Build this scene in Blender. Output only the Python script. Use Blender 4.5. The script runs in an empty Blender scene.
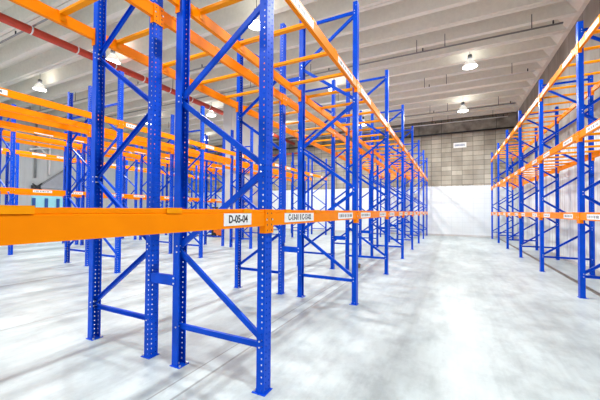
import bpy, bmesh, math, random
from mathutils import Vector, Matrix
random.seed(7)
PI = math.pi
C = bpy.context.scene.collection
SC = bpy.context.scene

# ------------------------------------------------------------------ materials
def new_mat(name):
    m = bpy.data.materials.new(name); m.use_nodes = True
    return m, m.node_tree.nodes, m.node_tree.links, m.node_tree.nodes['Principled BSDF']

def paint(name, col, rough=0.35, metal=0.0, var=0.08, scale=6.0, spec=0.5):
    m, N, L, b = new_mat(name)
    tc = N.new('ShaderNodeTexCoord'); nz = N.new('ShaderNodeTexNoise')
    nz.inputs['Scale'].default_value = scale; nz.inputs['Detail'].default_value = 4
    L.new(tc.outputs['Object'], nz.inputs['Vector'])
    r = N.new('ShaderNodeValToRGB')
    r.color_ramp.elements[0].position = 0.3; r.color_ramp.elements[1].position = 0.7
    r.color_ramp.elements[0].color = (*[c * (1 - var) for c in col], 1)
    r.color_ramp.elements[1].color = (*[min(1, c * (1 + var)) for c in col], 1)
    L.new(nz.outputs['Fac'], r.inputs['Fac']); L.new(r.outputs['Color'], b.inputs['Base Color'])
    b.inputs['Roughness'].default_value = rough; b.inputs['Metallic'].default_value = metal
    b.inputs['Specular IOR Level'].default_value = spec
    return m

def math_node(N, L, op, a, b=None, c=None):
    n = N.new('ShaderNodeMath'); n.operation = op
    for i, v in enumerate((a, b, c)):
        if v is None: continue
        if isinstance(v, (int, float)): n.inputs[i].default_value = v
        else: L.new(v, n.inputs[i])
    return n.outputs[0]

def mixc(N, L, fac, a, b, mode='MIX'):
    n = N.new('ShaderNodeMix'); n.data_type = 'RGBA'; n.blend_type = mode
    for s, v in ((n.inputs[0], fac), (n.inputs[6], a), (n.inputs[7], b)):
        if isinstance(v, (int, float)): s.default_value = v
        elif isinstance(v, tuple): s.default_value = v
        else: L.new(v, s)
    return n.outputs[2]

def noise(N, L, vec, scale, detail=4, rough=0.55):
    n = N.new('ShaderNodeTexNoise'); n.inputs['Scale'].default_value = scale
    n.inputs['Detail'].default_value = detail; n.inputs['Roughness'].default_value = rough
    L.new(vec, n.inputs['Vector']); return n.outputs['Fac']

def mapping(N, L, vec, scale=(1, 1, 1), rot=(0, 0, 0), loc=(0, 0, 0)):
    n = N.new('ShaderNodeMapping'); n.inputs['Scale'].default_value = scale
    n.inputs['Rotation'].default_value = rot; n.inputs['Location'].default_value = loc
    L.new(vec, n.inputs['Vector']); return n.outputs[0]

def ramp(N, L, fac, stops):
    r = N.new('ShaderNodeValToRGB'); e = r.color_ramp.elements
    while len(e) < len(stops): e.new(0.5)
    for el, (p, c) in zip(e, stops):
        el.position = p; el.color = (*c, 1) if len(c) == 3 else c
    L.new(fac, r.inputs['Fac']); return r.outputs['Color']

BLUE = paint('blue_powder_coat', (0.0008, 0.072, 0.62), 0.34, var=0.10, spec=0.12)
ORANGE = paint('orange_powder_coat', (1.0, 0.258, 0.0), 0.40, var=0.05, spec=0.06)
ORANGE_BAR = paint('orange_bar_coat', (1.0, 0.32, 0.0), 0.40, var=0.08, spec=0.1)
ZINC = paint('zinc_bolt', (0.75, 0.75, 0.73), 0.3, 0.7)
WHITE = paint('white_label_film', (0.86, 0.86, 0.86), 0.5, var=0.02)
INK = paint('label_ink', (0.02, 0.02, 0.025), 0.6)
RED = paint('red_pipe_paint', (0.50, 0.045, 0.018), 0.4, var=0.12)
GREYPIPE = paint('galvanised_pipe', (0.30, 0.30, 0.30), 0.4, 0.5)
DARKMETAL = paint('dark_metal', (0.035, 0.037, 0.04), 0.45, 0.3)
WHITEMETAL = paint('white_enamel', (0.82, 0.82, 0.80), 0.4, var=0.03)
BLACK = paint('black_rubber', (0.012, 0.012, 0.013), 0.6)
TRUCK = paint('truck_orange', (0.85, 0.16, 0.01), 0.4)
BROWN = paint('brown_paper', (0.24, 0.17, 0.09), 0.8, var=0.3, scale=30)
CYANP = paint('cyan_curtain', (0.35, 0.78, 0.85), 0.5, var=0.06, scale=2)
TARP = paint('grey_sheet', (0.33, 0.35, 0.39), 0.6, var=0.06)
DBLUE = paint('dark_blue_frame', (0.02, 0.09, 0.35), 0.4)

def emit(name, col, strength):
    m, N, L, b = new_mat(name)
    b.inputs['Base Color'].default_value = (*col, 1)
    b.inputs['Emission Color'].default_value = (*col, 1)
    b.inputs['Emission Strength'].default_value = strength
    return m
LENS = emit('lamp_lens', (1.0, 0.99, 0.96), 14.0)
SHADE = emit('lamp_reflector', (0.95, 0.94, 0.88), 0.55)
SHADE.node_tree.nodes['Principled BSDF'].inputs['Base Color'].default_value = (0.7, 0.7, 0.66, 1)

# floor: pale worn concrete with dark tracks, saw-cut joints along the racks
m, N, L, b = new_mat('floor_concrete'); FLOOR = m
tc = N.new('ShaderNodeTexCoord'); o = tc.outputs['Object']
n1 = noise(N, L, mapping(N, L, o, (0.9, 0.30, 1)), 0.9, 7, 0.62)
n2 = noise(N, L, mapping(N, L, o, (1.0, 0.7, 1)), 2.6, 10, 0.72)
n3 = noise(N, L, mapping(N, L, o, (5.0, 0.35, 1)), 1.4, 5, 0.6)
c1 = ramp(N, L, n1, [(0.32, (0.36, 0.42, 0.42)), (0.60, (0.58, 0.66, 0.655))])
c2 = ramp(N, L, n2, [(0.38, (0.50, 0.52, 0.53)), (0.55, (1, 1, 1))])
c3 = ramp(N, L, n3, [(0.33, (0.66, 0.67, 0.68)), (0.52, (1, 1, 1))])
col = mixc(N, L, 0.42, c1, c2, 'MULTIPLY'); col = mixc(N, L, 0.30, col, c3, 'MULTIPLY')
sx = N.new('ShaderNodeSeparateXYZ'); L.new(o, sx.inputs[0])
def line(axis, pos, w):
    d = math_node(N, L, 'ABSOLUTE', math_node(N, L, 'SUBTRACT', sx.outputs[axis], pos))
    return math_node(N, L, 'LESS_THAN', d, w)
tot = None
for ax, p, w in ((0, -2.12, 0.013), (0, -2.30, 0.009), (0, -8.3, 0.03), (0, -5.3, 0.008), (0, -12.2, 0.012)):
    l = line(ax, p, w); tot = l if tot is None else math_node(N, L, 'MAXIMUM', tot, l)
tot = math_node(N, L, 'MULTIPLY', tot, 0.55)
col = mixc(N, L, tot, col, (0.13, 0.125, 0.12, 1))
# greyer, dirtier strips of floor that run under the rack rows
def strip(lo, hi):
    a = math_node(N, L, 'GREATER_THAN', sx.outputs[0], lo); c = math_node(N, L, 'LESS_THAN', sx.outputs[0], hi)
    return math_node(N, L, 'MULTIPLY', a, c)
L.new(col, b.inputs['Base Color'])
rr = ramp(N, L, n2, [(0.3, (0.30,) * 3), (0.7, (0.46,) * 3)]); L.new(rr, b.inputs['Roughness'])
bp_ = N.new('ShaderNodeBump'); bp_.inputs['Strength'].default_value = 0.05; L.new(n2, bp_.inputs['Height']); L.new(bp_.outputs[0], b.inputs['Normal'])

# ceiling: precast concrete
m, N, L, b = new_mat('ceiling_concrete'); CEIL = m
tc = N.new('ShaderNodeTexCoord'); o = tc.outputs['Object']
n1 = noise(N, L, mapping(N, L, o, (0.25, 1.6, 1)), 1.2, 5); n2 = noise(N, L, o, 9, 4)
c1 = ramp(N, L, n1, [(0.3, (0.74, 0.72, 0.63)), (0.7, (0.86, 0.84, 0.745))])
c2 = ramp(N, L, n2, [(0.35, (0.9, 0.9, 0.9)), (0.65, (1, 1, 1))])
L.new(mixc(N, L, 0.6, c1, c2, 'MULTIPLY'), b.inputs['Base Color']); b.inputs['Roughness'].default_value = 0.85

# walls
def wall_mat(name, horiz, paint_z, block, top_a, top_b, streak, white_v=0.82):
    m, N, L, b = new_mat(name)
    tc = N.new('ShaderNodeTexCoord'); o = tc.outputs['Object']
    s = N.new('ShaderNodeSeparateXYZ'); L.new(o, s.inputs[0])
    cb = N.new('ShaderNodeCombineXYZ'); L.new(s.outputs[horiz], cb.inputs[0]); L.new(s.outputs[2], cb.inputs[1])
    v = cb.outputs[0]
    br = N.new('ShaderNodeTexBrick'); L.new(v, br.inputs['Vector'])
    br.inputs['Scale'].default_value = 1.0; br.inputs['Brick Width'].default_value = block[0]; br.inputs['Row Height'].default_value = block[1]
    br.inputs['Mortar Size'].default_value = block[2]; br.offset = block[3]
    br.inputs['Color1'].default_value = (*top_a, 1); br.inputs['Color2'].default_value = (*top_b, 1)
    br.inputs['Mortar'].default_value = (*[c * 0.5 for c in top_a], 1)
    n1 = noise(N, L, mapping(N, L, v, (1, 0.35, 1)), 1.1, 6); n2 = noise(N, L, mapping(N, L, v, (6, 0.5, 1)), 1.0, 5)
    dirt = ramp(N, L, n1, [(0.32, (0.55, 0.53, 0.50)), (0.62, (1, 1, 1))])
    top = mixc(N, L, 0.8, br.outputs['Color'], dirt, 'MULTIPLY')
    st = ramp(N, L, n2, [(0.36, (0.50, 0.49, 0.47)), (0.55, (1, 1, 1))])
    white = mixc(N, L, streak, (white_v * .955, white_v * 1.01, white_v * 1.015, 1), st, 'MULTIPLY')
    mort = ramp(N, L, br.outputs['Fac'], [(0.0, (1, 1, 1)), (1.0, (0.93, 0.935, 0.94))])
    white = mixc(N, L, 1.0, white, mort, 'MULTIPLY')
    zz = math_node(N, L, 'ADD', s.outputs[2], math_node(N, L, 'MULTIPLY', math_node(N, L, 'SUBTRACT', n2, 0.5), 1.6 * streak))
    f = math_node(N, L, 'GREATER_THAN', zz, paint_z)
    L.new(mixc(N, L, f, white, top), b.inputs['Base Color']); b.inputs['Roughness'].default_value = 0.75
    return m
WBACK = wall_mat('back_wall_blocks', 0, 3.32, (0.62, 0.31, 0.014, 0.0), (0.36, 0.325, 0.26), (0.56, 0.51, 0.41), 0.05)
WRIGHT = wall_mat('right_wall_panels', 1, 3.9, (1.2, 12.0, 0.015, 0.0), (0.33, 0.30, 0.265), (0.40, 0.37, 0.32), 0.6)
WLEFT = wall_mat('left_wall_panels', 1, 60.0, (1.2, 12.0, 0.01, 0.0), (0.5, 0.5, 0.5), (0.5, 0.5, 0.5), 0.15, 0.5)
SOOT = paint('sooty_concrete', (0.34, 0.32, 0.27), 0.9, var=0.6, scale=1.6)
PILLAR = paint('pillar_concrete', (0.60, 0.59, 0.57), 0.8, var=0.06, scale=1.5)
GUT = paint('drain_steel', (0.24, 0.22, 0.19), 0.6, var=0.25, scale=8)

# ------------------------------------------------------------------ mesh helpers
def add_box(bm, c, s, mi=0, M=None):
    vs = []
    for z in (-.5, .5):
        for x, y in ((-.5, -.5), (.5, -.5), (.5, .5), (-.5, .5)):
            p = Vector((c[0] + x * s[0], c[1] + y * s[1], c[2] + z * s[2]))
            vs.append(bm.verts.new(M @ p if M else p))
    for f in ((3, 2, 1, 0), (4, 5, 6, 7), (0, 1, 5, 4), (1, 2, 6, 5), (2, 3, 7, 6), (3, 0, 4, 7)):
        bm.faces.new([vs[i] for i in f]).material_index = mi

def add_prism(bm, prof, axis, a, b, mi=0):
    """extrude a closed 2-D profile along an axis ('x': prof=(y,z); 'y': prof=(x,z); 'z': prof=(x,y))"""
    def P(q, t): return {'x': (t, q[0], q[1]), 'y': (q[0], t, q[1]), 'z': (q[0], q[1], t)}[axis]
    A = [bm.verts.new(P(q, a)) for q in prof]; B = [bm.verts.new(P(q, b)) for q in prof]
    n = len(prof)
    fs = [bm.faces.new((A[i], A[(i + 1) % n], B[(i + 1) % n], B[i])) for i in range(n)]
    fs += [bm.faces.new(A), bm.faces.new(B)]
    for f in fs: f.material_index = mi

def add_cyl(bm, p, q, r, n=12, mi=0, r2=None, smooth=True):
    p, q = Vector(p), Vector(q); d = (q - p).normalized()
    u = d.orthogonal().normalized(); w = d.cross(u); r2 = r if r2 is None else r2
    A = [bm.verts.new(p + (u * math.cos(2 * PI * i / n) + w * math.sin(2 * PI * i / n)) * r) for i in range(n)]
    B = [bm.verts.new(q + (u * math.cos(2 * PI * i / n) + w * math.sin(2 * PI * i / n)) * r2) for i in range(n)]
    for i in range(n):
        f = bm.faces.new((A[i], A[(i + 1) % n], B[(i + 1) % n], B[i])); f.smooth = smooth; f.material_index = mi
    bm.faces.new(A[::-1]).material_index = mi; bm.faces.new(B).material_index = mi

def add_lathe(bm, prof, n=24, mi=0):
    rings = [[bm.verts.new((r * math.cos(2 * PI * i / n), r * math.sin(2 * PI * i / n), z)) for i in range(n)] for r, z in prof]
    for a, b_ in zip(rings, rings[1:]):
        for i in range(n):
            f = bm.faces.new((a[i], a[(i + 1) % n], b_[(i + 1) % n], b_[i])); f.smooth = True; f.material_index = mi

def obj(name, bm, mats, parent=None, loc=None, fix=True):
    if fix: bmesh.ops.recalc_face_normals(bm, faces=bm.faces)
    me = bpy.data.meshes.new(name); bm.to_mesh(me); bm.free()
    for mm in (mats if isinstance(mats, (list, tuple)) else [mats]): me.materials.append(mm)
    o = bpy.data.objects.new(name, me); C.objects.link(o)
    if parent: o.parent = parent
    if loc: o.location = loc
    return o

def BM(): return bmesh.new()
def tag(o, label, cat, group=None):
    o['label'] = label; o['category'] = cat; o['kind'] = 'thing'
    if group: o['group'] = group
    return o
def empty(name, loc=(0, 0, 0), rz=0):
    o = bpy.data.objects.new(name, None); o.empty_display_size = .1
    C.objects.link(o); o.location = loc; o.rotation_euler = (0, 0, rz); return o
def struct(name, bm, mats, fix=True):
    o = obj(name, bm, mats, fix=fix); o['kind'] = 'structure'; return o
def kids(o): return [c for c in C.objects if c.parent == o]
CH = {}
def dup(o, parent=None):
    c = o.copy(); C.objects.link(c); c.parent = parent
    if o not in CH: CH[o] = kids(o)
    for k in CH[o]: dup(k, c)
    return c
ORD = ['first', 'second', 'third', 'fourth', 'fifth', 'sixth', 'seventh', 'eighth', 'ninth']

# ------------------------------------------------------------------ room shell
XR, XL, YB, YN, ZR, ZC = 3.55, -24.0, 22.7, -6.6, 7.66, 8.2
bm = BM(); add_box(bm, ((XR + XL) / 2, (YB + YN) / 2, -0.1), (XR - XL + .6, YB - YN + .6, .2)); struct('floor', bm, FLOOR)
bm = BM(); add_box(bm, ((XR + XL) / 2, YB + .15, 4.1), (XR - XL + .6, .3, 8.2)); struct('wall_back', bm, WBACK)
bm = BM(); add_box(bm, (XR + .15, (YB + YN) / 2, 4.1), (.3, YB - YN, 8.2)); struct('wall_right', bm, WRIGHT)
bm = BM()                                   # left wall with a dock opening
dy0, dy1, dz = 9.95, 12.3, 2.95
for (a, b_, z0, z1) in ((YN, dy0, 0, 8.2), (dy1, YB, 0, 8.2), (dy0, dy1, dz, 8.2)):
    add_box(bm, (XL - .15, (a + b_) / 2, (z0 + z1) / 2), (.3, b_ - a, z1 - z0))
struct('wall_left', bm, WLEFT)

bm = BM()                                   # precast ribbed ceiling
PITCH = 1.01; ribs = [8.97 + PITCH * k for k in range(-15, 14)]
def quad(*ps): bm.faces.new([bm.verts.new(p) for p in ps])
xe, xt = 3.42, 3.02
for i, y in enumerate(ribs):
    dbl = (i % 2 == 1)
    w = 0.13 if dbl else 0.09
    if dbl:                                 # two slabs meet here: a thin open joint
        for s in (-1, 1):
            a, b_ = y + s * .012, y + s * w
            quad((XL - .3, a, ZR), (XR + .3, a, ZR), (XR + .3, b_, ZR), (XL - .3, b_, ZR))
            quad((XL - .3, a, ZR), (XR + .3, a, ZR), (XR + .3, a, ZR + .1), (XL - .3, a, ZR + .1))
        quad((XL - .3, y - .012, ZR + .1), (XR + .3, y - .012, ZR + .1), (XR + .3, y + .012, ZR + .1), (XL - .3, y + .012, ZR + .1))
    else:
        quad((XL - .3, y - w, ZR), (XR + .3, y - w, ZR), (XR + .3, y + w, ZR), (XL - .3, y + w, ZR))
    if i + 1 < len(ribs):
        y2 = ribs[i + 1]; w2 = 0.09 if dbl else 0.13
        a, b_ = y + w, y2 - w2; sl = .10
        quad((XL, a + .05, ZC), (xt, a + .05, ZC), (xt, b_ - sl, ZC), (XL, b_ - sl, ZC))
        quad((XL, a, ZR), (xe, a, ZR), (xt, a + .05, ZC), (XL, a + .05, ZC))
        quad((XL, b_, ZR), (xe, b_, ZR), (xt, b_ - sl, ZC), (XL, b_ - sl, ZC))
        quad((xe, a, ZR), (xe, b_, ZR), (xt, b_ - sl, ZC), (xt, a + .05, ZC))
        quad((xe, a, ZR), (xe, b_, ZR), (XR + .3, b_, ZR), (XR + .3, a, ZR))
add_box(bm, ((XR + XL) / 2, (YB + YN) / 2, 8.5), (XR - XL + .6, YB - YN + .6, .3))
ce = struct('ceiling', bm, CEIL)

bm = BM(); add_box(bm, ((XR + XL) / 2, YB - .06, 7.2), (XR - XL - .02, .12, .78)); struct('trim_1', bm, SOOT)
bm = BM(); add_box(bm, (2.60, (YB + YN) / 2, .002), (.10, YB - YN - .1, .004)); struct('trim_2', bm, GUT)
bm = BM(); add_box(bm, (XR - .06, (YB + YN) / 2, .05), (.12, YB - YN - .1, .1)); struct('baseboard_right', bm, PILLAR)
bm = BM(); add_box(bm, ((XR + XL) / 2 , YB - .03, .06), (XR - XL - .3, .06, .12)); struct('baseboard_back', bm, PILLAR)
bm = BM(); add_box(bm, (-10.80, 14.5, ZR / 2), (.58, 3.0, ZR)); struct('wall_pillar', bm, PILLAR)

# dock door in the left wall
d = empty('door_1', (XL - .12, (dy0 + dy1) / 2, 0)); d['kind'] = 'structure'
bm = BM(); add_box(bm, (0, 0, dz / 2), (.04, dy1 - dy0 - .1, dz)); obj('door_leaf', bm, CYANP, d)
for yy in (-1.0, -.32, .35, 1.0):
    bm = BM(); add_box(bm, (.06, yy, 1.15), (.07, .16, 2.3)); obj('door_post', bm, DBLUE, d)
bm = BM(); add_box(bm, (.05, 0, dz - .05), (.06, dy1 - dy0, .1)); obj('door_head', bm, WHITEMETAL, d)

# ------------------------------------------------------------------ upright frames
P_, D_, H_ = 2.8684, 1.0405, 5.2
PW, PD, T = 0.110, 0.080, 0.0025
def post_bm(height):
    """perforated steel C-channel: web faces +x (x=+PD/2), flanges at y=+-PW/2, open at the back"""
    bm = BM()
    hw = .0062
    segs = [(0.0, 0), (.010, 0)]           # unrolled profile position s: lip, flange, web, flange, lip
    fl, wb, lip = PD, PW, .014
    holes = [lip + fl * .66, lip + fl + wb * .27, lip + fl + wb * .73]
    corners = [0, lip, lip + fl, lip + fl + wb, lip + 2 * fl + wb, 2 * lip + 2 * fl + wb]
    cuts = sorted(set(corners + [h + s for h in holes for s in (-hw, hw)]))
    def pos(s):
        y, x = -PW / 2, -PD / 2
        if s <= corners[1]: return (x, y + lip - s)
        if s <= corners[2]: return (x + (s - corners[1]), y)
        if s <= corners[3]: return (PD / 2, y + (s - corners[2]))
        if s <= corners[4]: return (PD / 2 - (s - corners[3]), PW / 2)
        return (-PD / 2, PW / 2 - (s - corners[4]))
    zs = [0.0]; z = .035
    while z < height - .03:
        zs += [z, z + .0145]; z += .053
    zs.append(height)
    grid = [[bm.verts.new((*pos(s), z)) for s in cuts] for z in zs]
    for r in range(len(zs) - 1):
        for c in range(len(cuts) - 1):
            mid = (cuts[c] + cuts[c + 1]) / 2
            if r % 2 == 1 and any(abs(mid - h) < hw for h in holes): continue
            bm.faces.new((grid[r][c], grid[r][c + 1], grid[r + 1][c + 1], grid[r + 1][c]))
    bmesh.ops.recalc_face_normals(bm, faces=bm.faces)
    bmesh.ops.solidify(bm, geom=bm.faces[:], thickness=T)
    return bm

def foot_bm():
    bm = BM(); add_box(bm, (-.012, 0, .003), (.135, .135, .006))
    for sx_ in (-1,):
        for sy in (-1, 1):
            add_cyl(bm, (-.065, sy * .045, .006), (-.065, sy * .045, .022), .010, 6, 1, smooth=False)
    add_cyl(bm, (.0, 0.0, .006), (.0, 0.0, .022), .010, 6, 1, smooth=False)
    return bm

def brace_bm(p, q):
    """C-section lattice bar in the x-z plane, with a bolt at each end"""
    bm = BM(); p, q = Vector(p), Vector(q); d = (q - p); Ln = d.length
    ang = math.atan2(d.z, d.x)
    M = Matrix.Translation(p) @ Matrix.Rotation(-ang, 4, 'Y')
    w, dp, t = .052, .030, .0035
    prof = [(-w / 2, dp / 2), (-w / 2, -dp / 2), (w / 2, -dp / 2), (w / 2, dp / 2), (w / 2 - t, dp / 2), (w / 2 - t, -dp / 2 + t), (-w / 2 + t, -dp / 2 + t), (-w / 2 + t, dp / 2)]
    A = [bm.verts.new(M @ Vector((-.022, b_, a))) for a, b_ in prof]; B = [bm.verts.new(M @ Vector((Ln + .022, b_, a))) for a, b_ in prof]
    n = len(prof)
    for i in range(n): bm.faces.new((A[i], A[(i + 1) % n], B[(i + 1) % n], B[i]))
    bm.faces.new(A); bm.faces.new(B)
    for c in (p, q):
        add_cyl(bm, (c.x, -PW / 2 - .005, c.z), (c.x, PW / 2 + .005, c.z), .0075, 8, 1)
    return bm

def make_frame(height):
    root = empty('upright_frame')
    a = obj('post', post_bm(height), BLUE, root, fix=False)
    f = obj('foot_plate', foot_bm(), [BLUE, ZINC], a)
    b_ = a.copy(); C.objects.link(b_); b_.parent = root; b_.location = (-D_, 0, 0); b_.rotation_euler = (0, 0, PI)
    g = f.copy(); C.objects.link(g); g.parent = b_
    xf, xb = -.012, -D_ + .012
    nodes = []; z = .42; side = 0
    while z < height - .1:
        nodes.append((xf if side == 0 else xb, z)); z += .775; side ^= 1
    for (x0, z0), (x1, z1) in zip(nodes, nodes[1:]):
        obj('brace', brace_bm((x0, 0, z0 + .034), (x1, 0, z1 - .026)), [BLUE, ZINC], root)
    obj('brace', brace_bm((xf, 0, .402), (xb, 0, .402)), [BLUE, ZINC], root)
    ztop = nodes[-1][1] + .02
    obj('brace', brace_bm((xf, 0, ztop), (xb, 0, ztop)), [BLUE, ZINC], root)
    return root

# ------------------------------------------------------------------ beams
BH, BW = .140, .050
LB = P_ - PW - .022
def beam_bm():
    """step beam along y, top at z=0, front face at x=0 looking to +x; shallow groove under the top lip"""
    prof = [(-.004, 0), (-.004, -.024), (-.007, -.027), (0, -.031), (0, -BH), (-BW, -BH), (-BW, -.040), (-.026, -.040), (-.026, 0)]
    bm = BM(); add_prism(bm, prof, 'y', -LB / 2, LB / 2)
    return bm
def connector_bm(s):
    """hook-in end plate: one leg over the post face, one leg on the beam end, at y = s*LB/2"""
    bm = BM(); z1, z0 = .006, -.205; ye = s * LB / 2
    add_box(bm, (.0065, ye + s * .032, (z0 + z1) / 2), (.005, .064, z1 - z0))
    add_box(bm, (-.0245, ye + s * .0028, (z0 + z1) / 2), (.057, .0045, z1 - z0))
    for zz in (-.03, -.08, -.13, -.18):
        add_cyl(bm, (.0088, ye + s * .032, zz), (.0096, ye + s * .032, zz), .0075, 10, 1, smooth=False)
    add_cyl(bm, (.0088, ye + s * .018, -.085), (.014, ye + s * .018, -.085), .008, 8, 2)
    return bm
def make_beam():
    o = obj('pallet_beam', beam_bm(), ORANGE)
    for s in (-1, 1): obj('end_connector', connector_bm(s), [ORANGE, BLACK, ZINC], o)
    return o

def bar_bm(Ln):
    """pallet support bar along x between two beams: hat channel with hooked end plates; z=0 is the beam top"""
    bm = BM(); h = Ln / 2
    w, t = .062, .037
    prof = [(-w / 2, -.037), (-w / 2, -.006), (-w / 2 + .008, .004), (w / 2 - .008, .004), (w / 2, -.006), (w / 2, -.037)]
    add_prism(bm, prof, 'x', -h + .028, h - .028)
    return bm
def hook_bm(Ln, s):
    bm = BM(); h = Ln / 2
    add_box(bm, (s * (h - .012), 0, .005), (.036, .11, .004))           # over the top lip
    add_box(bm, (s * (h + .0035), 0, -.011), (.004, .11, .030))         # down the outer face
    add_box(bm, (s * (h - .0535), 0, -.055), (.004, .060, .110))        # bracket down the inner face
    return bm
def make_bar(Ln):
    o = obj('pallet_support_bar', bar_bm(Ln), ORANGE_BAR)
    for s in (-1, 1): obj('end_hook', hook_bm(Ln, s), ORANGE_BAR, o)
    return o

# label plates --------------------------------------------------------------
def text_mesh(txt, size, name='lettering'):
    cu = bpy.data.curves.new('t', 'FONT'); cu.body = txt; cu.size = size; cu.align_x = 'CENTER'; cu.align_y = 'CENTER'
    cu.extrude = .0004; cu.offset = size * .028; cu.resolution_u = 3
    t = bpy.data.objects.new('t', cu); C.objects.link(t)
    dg = bpy.context.evaluated_depsgraph_get(); dg.update()
    me = bpy.data.meshes.new_from_object(t.evaluated_get(dg)); me.name = name
    bpy.data.objects.remove(t); bpy.data.curves.remove(cu)
    me.materials.clear(); me.materials.append(INK); return me
def plate_bm(w, h):
    bm = BM(); add_box(bm, (0, 0, 0), (.0016, w, h)); return bm
def printed_plate(w, h, seed):
    """plate whose print is too small to read: little dark strokes in one row"""
    rnd = random.Random(seed); cuts = [(-w / 2, 0)]; y = -w * .44
    while y < w * .41:
        l = rnd.uniform(.010, .020); cuts += [(y, 1), (y + l, 0)]; y += l + rnd.choice((.008, .008, .010, .034))
    bm = BM(); x = .0008; zs = (-h / 2, -h * .24, h * .24, h / 2)
    ys = [c[0] for c in cuts] + [w / 2]
    g = [[bm.verts.new((x, yy, zz)) for zz in zs] for yy in ys]
    for a in range(len(ys) - 1):
        for b_ in range(3):
            f = bm.faces.new((g[a][b_], g[a + 1][b_], g[a + 1][b_ + 1], g[a][b_ + 1]))
            f.material_index = 1 if (b_ == 1 and cuts[a][1]) else 0
    ring = [g[a][0] for a in range(len(ys))] + [g[-1][1], g[-1][2]] + [g[a][3] for a in range(len(ys) - 1, -1, -1)] + [g[0][2], g[0][1]]
    back = [bm.verts.new((-x, v.co.y, v.co.z)) for v in ring]
    for a in range(len(ring)):
        b_ = (a + 1) % len(ring); bm.faces.new((ring[a], back[a], back[b_], ring[b_]))
    bm.faces.new(back)
    bmesh.ops.recalc_face_normals(bm, faces=bm.faces)
    me = bpy.data.meshes.new('location_label'); bm.to_mesh(me); bm.free(); me.materials.append(WHITE); me.materials.append(INK); return me
PLATES = {}
def add_label(beam, y, w, h=.092, z=-.074, txt=None, size=.07, squeeze=.85):
    k = (w, h, bool(txt))
    if k not in PLATES:
        if txt:
            bm = plate_bm(w, h); me = bpy.data.meshes.new('location_label'); bm.to_mesh(me); bm.free(); me.materials.append(WHITE); PLATES[k] = [me]
        else: PLATES[k] = [printed_plate(w, h, q) for q in (3, 8)]
    p = bpy.data.objects.new('location_label', random.choice(PLATES[k])); C.objects.link(p); p.parent = beam; p.location = (.0012, y, z)
    p['label'] = 'white location label'
    if txt:
        q = bpy.data.objects.new('lettering', text_mesh(txt, size))
        q.rotation_euler = (PI / 2, 0, PI / 2); q.location = (.0014, 0, 0); q.scale = (squeeze, 1, 1)
        C.objects.link(q); q.parent = p
    return p

# ------------------------------------------------------------------ rack rows
X0 = -1.4985; GAP = .4209
XB1 = X0 - D_; XL1 = XB1 - GAP; XLB1 = XL1 - D_
frame52 = make_frame(5.25); frame48 = make_frame(4.98); frame50 = make_frame(5.12); beam0 = make_beam()
BAR_L = D_ + .090 - .014
bar0 = make_bar(BAR_L)
first = {}
def inst(proto):
    if proto not in first: first[proto] = 1; return proto
    return dup(proto)

# each row: name phrase, X of the front line, +1 when its front looks to +X, Y of frame 0, first/last frame, levels (beam top), bar levels
ROWS = dict(
    near=dict(x=X0, s=1, y0=2.3292, k=(-1, 7), fr=frame52, lev=(1.606, 3.86), bars=(0, 1), n='near rack along the main aisle'),
    nearb=dict(x=XLB1, s=-1, y0=2.3292, k=(-1, 7), fr=frame52, lev=(1.606, 3.86), bars=(1,), n='rack behind the near rack'),
    mid=dict(x=-7.57, s=1, y0=4.95, k=(-1, 5), fr=frame50, lev=(1.606, 3.86), bars=(), n='front rack across the second aisle'),
    midb=dict(x=-10.30, s=-1, y0=5.18, k=(-1, 5), fr=frame50, lev=(1.606, 3.86), bars=(), n='rear rack across the second aisle'),
    far=dict(x=-13.75, s=1, y0=5.15, k=(-1, 5), fr=frame52, lev=(2.33, 4.50), bars=(), n='front rack across the third aisle'),
    farb=dict(x=-16.25, s=-1, y0=5.15, k=(-1, 5), fr=frame52, lev=(2.33, 4.50), bars=(), n='rear rack across the third aisle'),
    last=dict(x=-19.4, s=1, y0=7.45, k=(-1, 5), fr=frame48, lev=(2.56, 4.52), bars=(), n='rack before the grey side wall'),
    right=dict(x=2.206, s=-1, y0=7.5932, k=(-1, 5), fr=frame52, lev=(1.606, 3.15, 4.85), bars=(0, 1, 2), n='rack along the streaky right wall'),
)
LEVN = {2: ('lower', 'upper'), 3: ('lowest', 'middle', 'top')}
BAROFF = {0: (.37, 1.10, 1.83, 2.55), 1: (.25, .98, 1.72, 2.45), 2: (.28, 1.0, 1.74, 2.47)}
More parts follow.
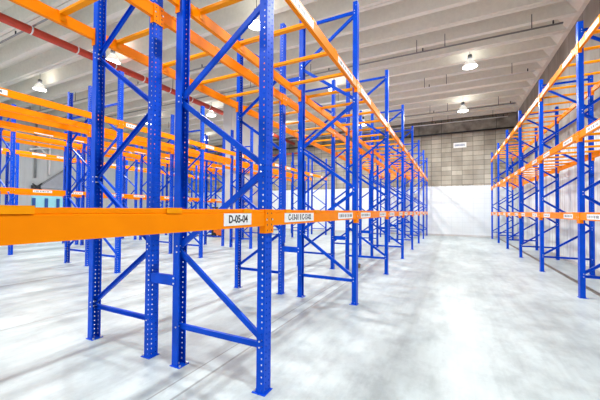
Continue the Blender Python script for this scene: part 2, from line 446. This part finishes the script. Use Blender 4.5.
for rk, R in ROWS.items():
    k0, k1 = R['k']; s = R['s']; n = R['n']; rz = 0 if s > 0 else PI
    fshift = -s * .0                                # frame line is the middle of the post
    for k in range(k0, k1 + 1):
        o = inst(R['fr']); o.location = (R['x'], R['y0'] + k * P_, 0); o.rotation_euler = (0, 0, rz)
        if k < 0: lb = 'blue upright frame beside the camera, out of view, ' + n
        elif k == k1: lb = 'last blue upright frame, deepest in the hall, in the ' + n
        else: lb = ORD[k if k0 < 0 else k] + ' blue upright frame from the camera, ' + n
        tag(o, lb, 'rack frame', 'blue upright frames of the pallet racks')
    for k in range(k0, k1):
        bay = k - k0; yc = R['y0'] + (k + .5) * P_
        for li, z in enumerate(R['lev']):
            for side, nm in ((0, 'front'), (1, 'back')):
                o = inst(beam0)
                if side == 0: o.location = (R['x'] + s * (PD / 2 - .001 + .001), yc, z); o.rotation_euler = (0, 0, rz)
                else: o.location = (R['x'] - s * (D_ + PD / 2), yc, z); o.rotation_euler = (0, 0, PI - rz)
                lv = LEVN[len(R['lev'])][li]
                tag(o, '%s %s orange beam, %s bay from camera, %s' % (lv, nm, ORD[bay], n), 'rack beam', 'orange pallet rack beams')
                R.setdefault('b', {})[k, li, side] = o
            if li in R['bars']:
                for q, off in enumerate(BAROFF[li]):
                    o = inst(bar0); o.location = (R['x'] - s * D_ / 2, R['y0'] + k * P_ + off, z); o.rotation_euler = (0, 0, rz)
                    tag(o, '%s orange support bar, %s bay, %s level, %s' % (ORD[q], ORD[bay], LEVN[len(R['lev'])][li], n), 'support bar', 'orange pallet support bars')

# labels on the beams
b_ = ROWS['near']['b']
o = b_[-1, 0, 0]; yc0 = o.location.y
add_label(o, 1.895 - yc0, .335, txt='D-05-04', size=.080, squeeze=.86)
tag(o, 'orange beam labelled D-05-04 crossing the foreground at eye level', 'rack beam', 'orange pallet rack beams')
o = b_[0, 0, 0]; yc1 = o.location.y
add_label(o, 2.965 - yc1, .70, txt='C-13-01 II C-13-02', size=.082, squeeze=.86)
add_label(o, 4.555 - yc1, .72)
for k in range(1, 7):
    for yy in (-.85, .75): add_label(b_[k, 0, 0], yy, .72)
for k in range(0, 7):
    for yy in (-.85, .75): add_label(b_[k, 1, 0], yy, .72)
b_ = ROWS['mid']['b']
for k in range(-1, 5):
    o = b_[k, 1, 0]; add_label(o, -1.1, .40)
    if k == -1: add_label(o, 2.52 - o.location.y, .40, txt='D-09-04', size=.085)
    else: add_label(o, .62, .40)
    add_label(b_[k, 0, 0], -.4, .6)
for rk in ('far', 'last'):
    for (k, li, sd), o in ROWS[rk]['b'].items():
        if sd == 0: add_label(o, -.55, .6); add_label(o, .55, .6)
for (k, li, sd), o in ROWS['right']['b'].items():
    if sd == 0: add_label(o, .85, .56); add_label(o, -.75, .56)

# spacers that tie back-to-back racks together
def spacer_bm():
    bm = BM()
    prof = [(-.055, -.05), (.055, -.05), (.055, .05), (-.055, .05)]
    L_ = GAP - PD - .004
    add_box(bm, (0, -.052, 0), (L_, .004, .105)); add_box(bm, (0, -.034, .0505), (L_, .034, .004)); add_box(bm, (0, -.034, -.0505), (L_, .034, .004))
    for s in (-1, 1):
        add_box(bm, (s * (L_ / 2 + .018), -.0572, 0), (.044, .003, .105))
        for zz in (-.028, .028): add_cyl(bm, (s * (L_ / 2 + .018), -.0585, zz), (s * (L_ / 2 + .018), -.066, zz), .009, 8, 1)
    return bm
spc = obj('row_spacer', spacer_bm(), [BLUE, ZINC])
for (xm, y0, k1, nm) in ((XB1 - GAP / 2, 2.3292, 7, 'the near pair of racks'), (-15.0, 5.15, 5, 'the third pair of racks')):
    for k in range(0, k1 + 1):
        for z, zn in ((.87, 'low'), (4.08, 'high')):
            o = inst(spc); o.location = (xm, y0 + k * P_, z)
            tag(o, '%s blue spacer plate joining %s at the %s frames' % (zn, nm, ORD[k]), 'rack spacer', 'blue spacer plates between back to back racks')

# ------------------------------------------------------------------ lamps
def make_lamp():
    root = empty('high_bay_lamp')
    bm = BM(); add_cyl(bm, (0, 0, 0), (0, 0, 1), .012, 8); obj('hanging_rod', bm, DARKMETAL, root)
    bm = BM(); add_lathe(bm, [(.001, .62), (.085, .61), (.10, .58), (.10, .40), (.075, .36), (.001, .355)], 20); obj('ballast_housing', bm, DARKMETAL, root)
    bm = BM(); add_lathe(bm, [(.08, .36), (.13, .33), (.20, .22), (.27, .10), (.33, .0), (.338, .0), (.282, .105), (.21, .23), (.135, .345), (.08, .365)], 28); obj('reflector', bm, SHADE, root)
    bm = BM(); add_cyl(bm, (0, 0, .012), (0, 0, .022), .322, 28); obj('lens', bm, LENS, root)
    return root
lamp0 = make_lamp()
POWER, UP = 125, 4.5
LAMPS = [(.64, 13.48, 7.22, 'lit bell shaped lamp over the main aisle, larger of the two there', 1.6),
         (.55, 18.52, 7.00, 'lit bell shaped lamp over the main aisle, smaller one deeper in the hall', 1.6),
         (-5.13, 7.41, 7.02, 'glaring lit lamp showing beside the tall near post', .65),
         (-4.93, 13.48, 7.26, 'lit bell shaped lamp over the second aisle, middle of the three there', .9),
         (-4.87, 18.52, 6.90, 'lit bell shaped lamp over the second aisle, deepest of the three there', .9),
         (-11.85, 7.41, 7.36, 'lit bell shaped lamp close beside the red fire main pipe', .5),
         (-12.4, 13.48, 7.04, 'lit bell shaped lamp just below the red pipe before the pale pillar', .55),
         (-10.35, 18.52, 7.20, 'lit bell shaped lamp behind the pale pillar', .55),
         (-17.3, 7.41, 7.19, 'lit bell shaped lamp above the beam marked D-09-04', .5),
         (-17.6, 13.48, 7.19, 'lit bell shaped lamp above the racks before the grey side wall', .5),
         (-17.6, 18.52, 7.19, 'lit bell shaped lamp in the far corner over the third aisle', .5)]
for X, pw in ((.62, .8), (-5.0, .42), (-11.9, .4), (-17.5, .45)):
    for Y, w_ in (((1.395, 'beside the camera'), (-3.655, 'behind the camera')) if X < 0 else ((7.41, 'in front of the camera, above the view'), (1.395, 'over the camera'))):
        LAMPS.append((X, Y, 7.22, 'lit bell shaped lamp hanging out of view ' + w_, pw))
for X, Y, Z, lb, pw in LAMPS:
    o = inst(lamp0); o.location = (X, Y, Z); o.scale = (.78,) * 3
    tag(o, lb, 'lamp', 'high bay ceiling lamps')
    li = bpy.data.lights.new('lamp_light', 'AREA'); li.shape = 'DISK'; li.size = .4; li.energy = POWER * pw; li.color = (.96, .985, 1.0)
    lo = bpy.data.objects.new('lamp_light', li); C.objects.link(lo); lo.parent = o; lo.location = (0, 0, .004)
    ul = bpy.data.lights.new('lamp_uplight', 'AREA'); ul.shape = 'DISK'; ul.size = .42; ul.energy = UP * pw; ul.color = (1.0, .985, .95)
    uo = bpy.data.objects.new('lamp_uplight', ul); C.objects.link(uo); uo.parent = o; uo.location = (0, 0, .38); uo.rotation_euler = (PI, 0, 0)
    top = (8.2 - Z) / .78                     # rod up to the recess
    rod = [c for c in C.objects if c.parent == o and c.name.startswith('hanging_rod')][0]
    rod.scale = (1, 1, top - .60); rod.location = (0, 0, .60)

# ------------------------------------------------------------------ pipes
def pipe_along(axis, name, a, b_, other, z, r, rods, mat, label, cat, group, rod_top=ZR, bands=(), stubs=()):
    bm = BM()
    P = (lambda t, zz=z: (t, other, zz)) if axis == 'x' else (lambda t, zz=z: (other, t, zz))
    add_cyl(bm, P(a), P(b_), r, 14); o = obj(name, bm, mat); tag(o, label, cat, group)
    for t in rods:
        q = BM(); add_cyl(q, P(t, z + r * .6), P(t, rod_top), .012, 6); obj('hanger_rod', q, DARKMETAL, o)
    for t in bands:
        q = BM(); add_cyl(q, P(t - .02), P(t + .02), r + .006, 14); obj('pipe_clamp', q, WHITEMETAL, o)
    for t in stubs:
        q = BM(); add_cyl(q, P(t, z), P(t, z + .13), .022, 8); obj('sprinkler_head', q, DARKMETAL, o)
    return o
pipe_along('y', 'fire_main_pipe', -3.5, 21.9, -11.4, 7.0, .122, (3.88, 9.9, 16.0), RED, 'long red fire main pipe with white clamps under the ceiling', 'pipe', None,
           bands=(3.3, 4.63, 5.9, 7.2, 8.4, 9.7, 11.0, 12.2, 13.3, 14.6, 15.9, 17.2, 18.5))
pipe_along('x', 'red_branch_pipe', -17.5, -11.0, 22.3, 6.3, .06, (-16.5, -12.0), RED, 'red branch pipe crossing in front of the dark back wall top', 'pipe', None)
pipe_along('y', 'cable_conduit', -3.0, 20, -11.02, 7.5, .025, (4.5, 10, 15.5), DARKMETAL, 'thin black conduit beside the red fire main pipe', 'conduit', None)
for i, (y, mt) in enumerate(((4.72, GREYPIPE), (9.03, GREYPIPE), (11.44, GREYPIPE), (14.87, WHITEMETAL), (18.87, GREYPIPE), (21.3, WHITEMETAL))):
    pipe_along('x', 'sprinkler_pipe', -23.5, 2.95 if i > 1 else -7.6, y, 7.2, .026, (-21, -17.5, -14, -8.2) + ((-5.2, -1.1, -.2, 2.2) if i > 1 else ()), mt,
               'thin %s sprinkler pipe crossing the ceiling, %s from the camera' % ('pale' if mt is WHITEMETAL else 'grey', ORD[i]), 'pipe', 'thin sprinkler pipes under the ceiling', stubs=(2.72, -.9, -4.4) if i > 1 else (-8.8, -12.6))
pipe_along('x', 'edge_pipe', -23.5, 3.4, 22.38, 6.78, .055, (-20, -14, -8, -2, -.6, 2.5), DARKMETAL, 'dark pipe running along the top of the back block wall', 'pipe', None, rod_top=ZR)

# sign on the back wall
s_ = obj('wall_sign', (lambda q: (add_box(q, (0, 0, 0), (.76, .012, .34)), q)[1])(BM()), WHITEMETAL, loc=(.49, YB - .006, 6.0))
tag(s_, 'small white sign high on the grey block back wall above the aisle', 'sign')
q = BM(); rnd = random.Random(5); xx = -.30
while xx < .28:
    l = rnd.uniform(.03, .06); add_box(q, (xx + l / 2, -.0068, rnd.choice((.0, .0))), (l, .0012, .13)); xx += l + .02
obj('sign_marks', q, paint('sign_ink', (.18, .24, .36), .6), s_)

# ------------------------------------------------------------------ far left: arm, sheet, white pipes
a_ = empty('jib_arm', (XL, 10.2, 2.95)); tag(a_, 'dark slanted arm with grey sheet on the left wall above the cyan door', 'bracket arm')
q = BM(); add_box(q, (.10, -.05, .05), (.2, .42, .22)); add_cyl(q, (.2, -.28, .25), (.2, .2, -.1), .05, 8); add_cyl(q, (.2, .22, .3), (.2, -.2, -.1), .05, 8); obj('wall_bracket', q, DARKMETAL, a_)
q = BM(); add_cyl(q, (.18, 0, .12), (.18, 1.75, 1.55), .035, 10); obj('arm', q, GREYPIPE, a_)
q = BM(); add_prism(q, [(.15, .02), (1.85, .02), (1.85, 1.45), (1.7, 1.42), (.15, .12)], 'x', .02, .12); obj('hanging_sheet', q, TARP, a_)
def simple_pipe(name, p, q_, r, mat, label, cat):
    bm = BM(); add_cyl(bm, p, q_, r, 10)
    if name == 'wall_strut':
        for e in (p, q_): add_cyl(bm, (XL + .002, e[1], e[2]), (e[0] + r, e[1], e[2]), r * 1.2, 10)
    o = obj(name, bm, mat); tag(o, label, cat)
simple_pipe('drain_pipe', (XL + .07, 10.87, 3.85), (XL + .07, 10.87, 7.6), .06, WHITEMETAL, 'white vertical pipe on the left wall above the cyan door', 'pipe')
simple_pipe('down_pipe', (XL + .07, 10.12, 3.6), (XL + .07, 10.12, 7.6), .055, GREYPIPE, 'grey vertical pipe on the left wall beside the dark bracket', 'pipe')
simple_pipe('wall_strut', (XL + .22, 9.95, 5.85), (XL + .22, 10.65, 5.15), .05, WHITEMETAL, 'white strut slanting down to the right on the left wall', 'strut')
simple_pipe('wall_strut', (XL + .32, 9.75, 5.35), (XL + .32, 10.75, 5.6), .05, WHITEMETAL, 'white strut rising gently to the right on the left wall', 'strut')

# parked lift truck behind the racks
t_ = empty('lift_truck', (-12.35, 14.6, 0), .3); tag(t_, 'orange and black lift truck parked far behind the racks', 'lift truck')
q = BM(); add_prism(q, [(-.45, .12), (.5, .12), (.55, .3), (.55, .95), (.2, 1.05), (.1, .75), (-.45, .65)], 'y', -.4, .4); bmesh.ops.bevel(q, geom=q.edges[:], offset=.03, segments=2, affect='EDGES'); obj('body', q, TRUCK, t_)
q = BM()
for yy in (-.3, .3): add_box(q, (-.55, yy, .95), (.1, .08, 1.7))
for zz in (.3, 1.0, 1.75): add_box(q, (-.55, 0, zz), (.07, .6, .08))
obj('mast', q, BLACK, t_)
for yy in (-.22, .22):
    q = BM(); add_prism(q, [(-1.6, .05), (-.6, .05), (-.6, .12), (-1.55, .08)], 'y', yy - .07, yy + .07); obj('fork', q, DARKMETAL, t_)
for xx, yy in ((.3, -.38), (.3, .38), (-.4, -.38), (-.4, .38)):
    q = BM(); add_cyl(q, (xx, yy - .06, .14), (xx, yy + .06, .14), .14, 18); obj('wheel', q, BLACK, t_)
q = BM(); add_box(q, (.25, 0, 1.1), (.4, .5, .12)); add_box(q, (.42, 0, 1.3), (.1, .5, .45)); obj('seat', q, BLACK, t_)

# crumpled paper on the floor by the second frame
q = BM(); bmesh.ops.create_icosphere(q, subdivisions=2, radius=.065)
rnd = random.Random(11)
for v in q.verts: v.co *= rnd.uniform(.7, 1.15); v.co.z = max(v.co.z * 1.3, -.05) + .05
o = obj('paper_scrap', q, BROWN, loc=(-2.36, 8.55, 0)); tag(o, 'small crumpled brown scrap on the floor behind the second near frame', 'scrap')

# ------------------------------------------------------------------ camera, world, colour
f_px, yaw, pit, rol = 307.26, 0.4585, 0.0173, 0.0074
cam = bpy.data.cameras.new('camera'); cam.sensor_width = 36; cam.lens = f_px / 600 * 36; cam.shift_y = 5.56 / 600; cam.clip_start = .02; cam.clip_end = 200
co = bpy.data.objects.new('camera', cam); C.objects.link(co)
fw = Vector((-math.sin(yaw) * math.cos(pit), math.cos(yaw) * math.cos(pit), math.sin(pit)))
r0 = Vector((math.cos(yaw), math.sin(yaw), 0)); u0 = r0.cross(fw)
r = r0 * math.cos(rol) + u0 * math.sin(rol); u = -r0 * math.sin(rol) + u0 * math.cos(rol)
M = Matrix((r, u, -fw)).transposed().to_4x4(); M.translation = (0, 0, 1.6)
co.matrix_world = M; SC.camera = co

w = bpy.data.worlds.new('open_side_fill'); SC.world = w; w.use_nodes = True  # added soft fill, entering where the wall behind the camera is left out
bg = w.node_tree.nodes['Background']; bg.inputs[0].default_value = (.93, .965, 1.0, 1); bg.inputs[1].default_value = 1.1

SC.view_settings.view_transform = 'Standard'; SC.view_settings.look = 'None'
SC.view_settings.exposure = -0.06; SC.view_settings.gamma = 1.0; SC.view_settings.use_curve_mapping = False
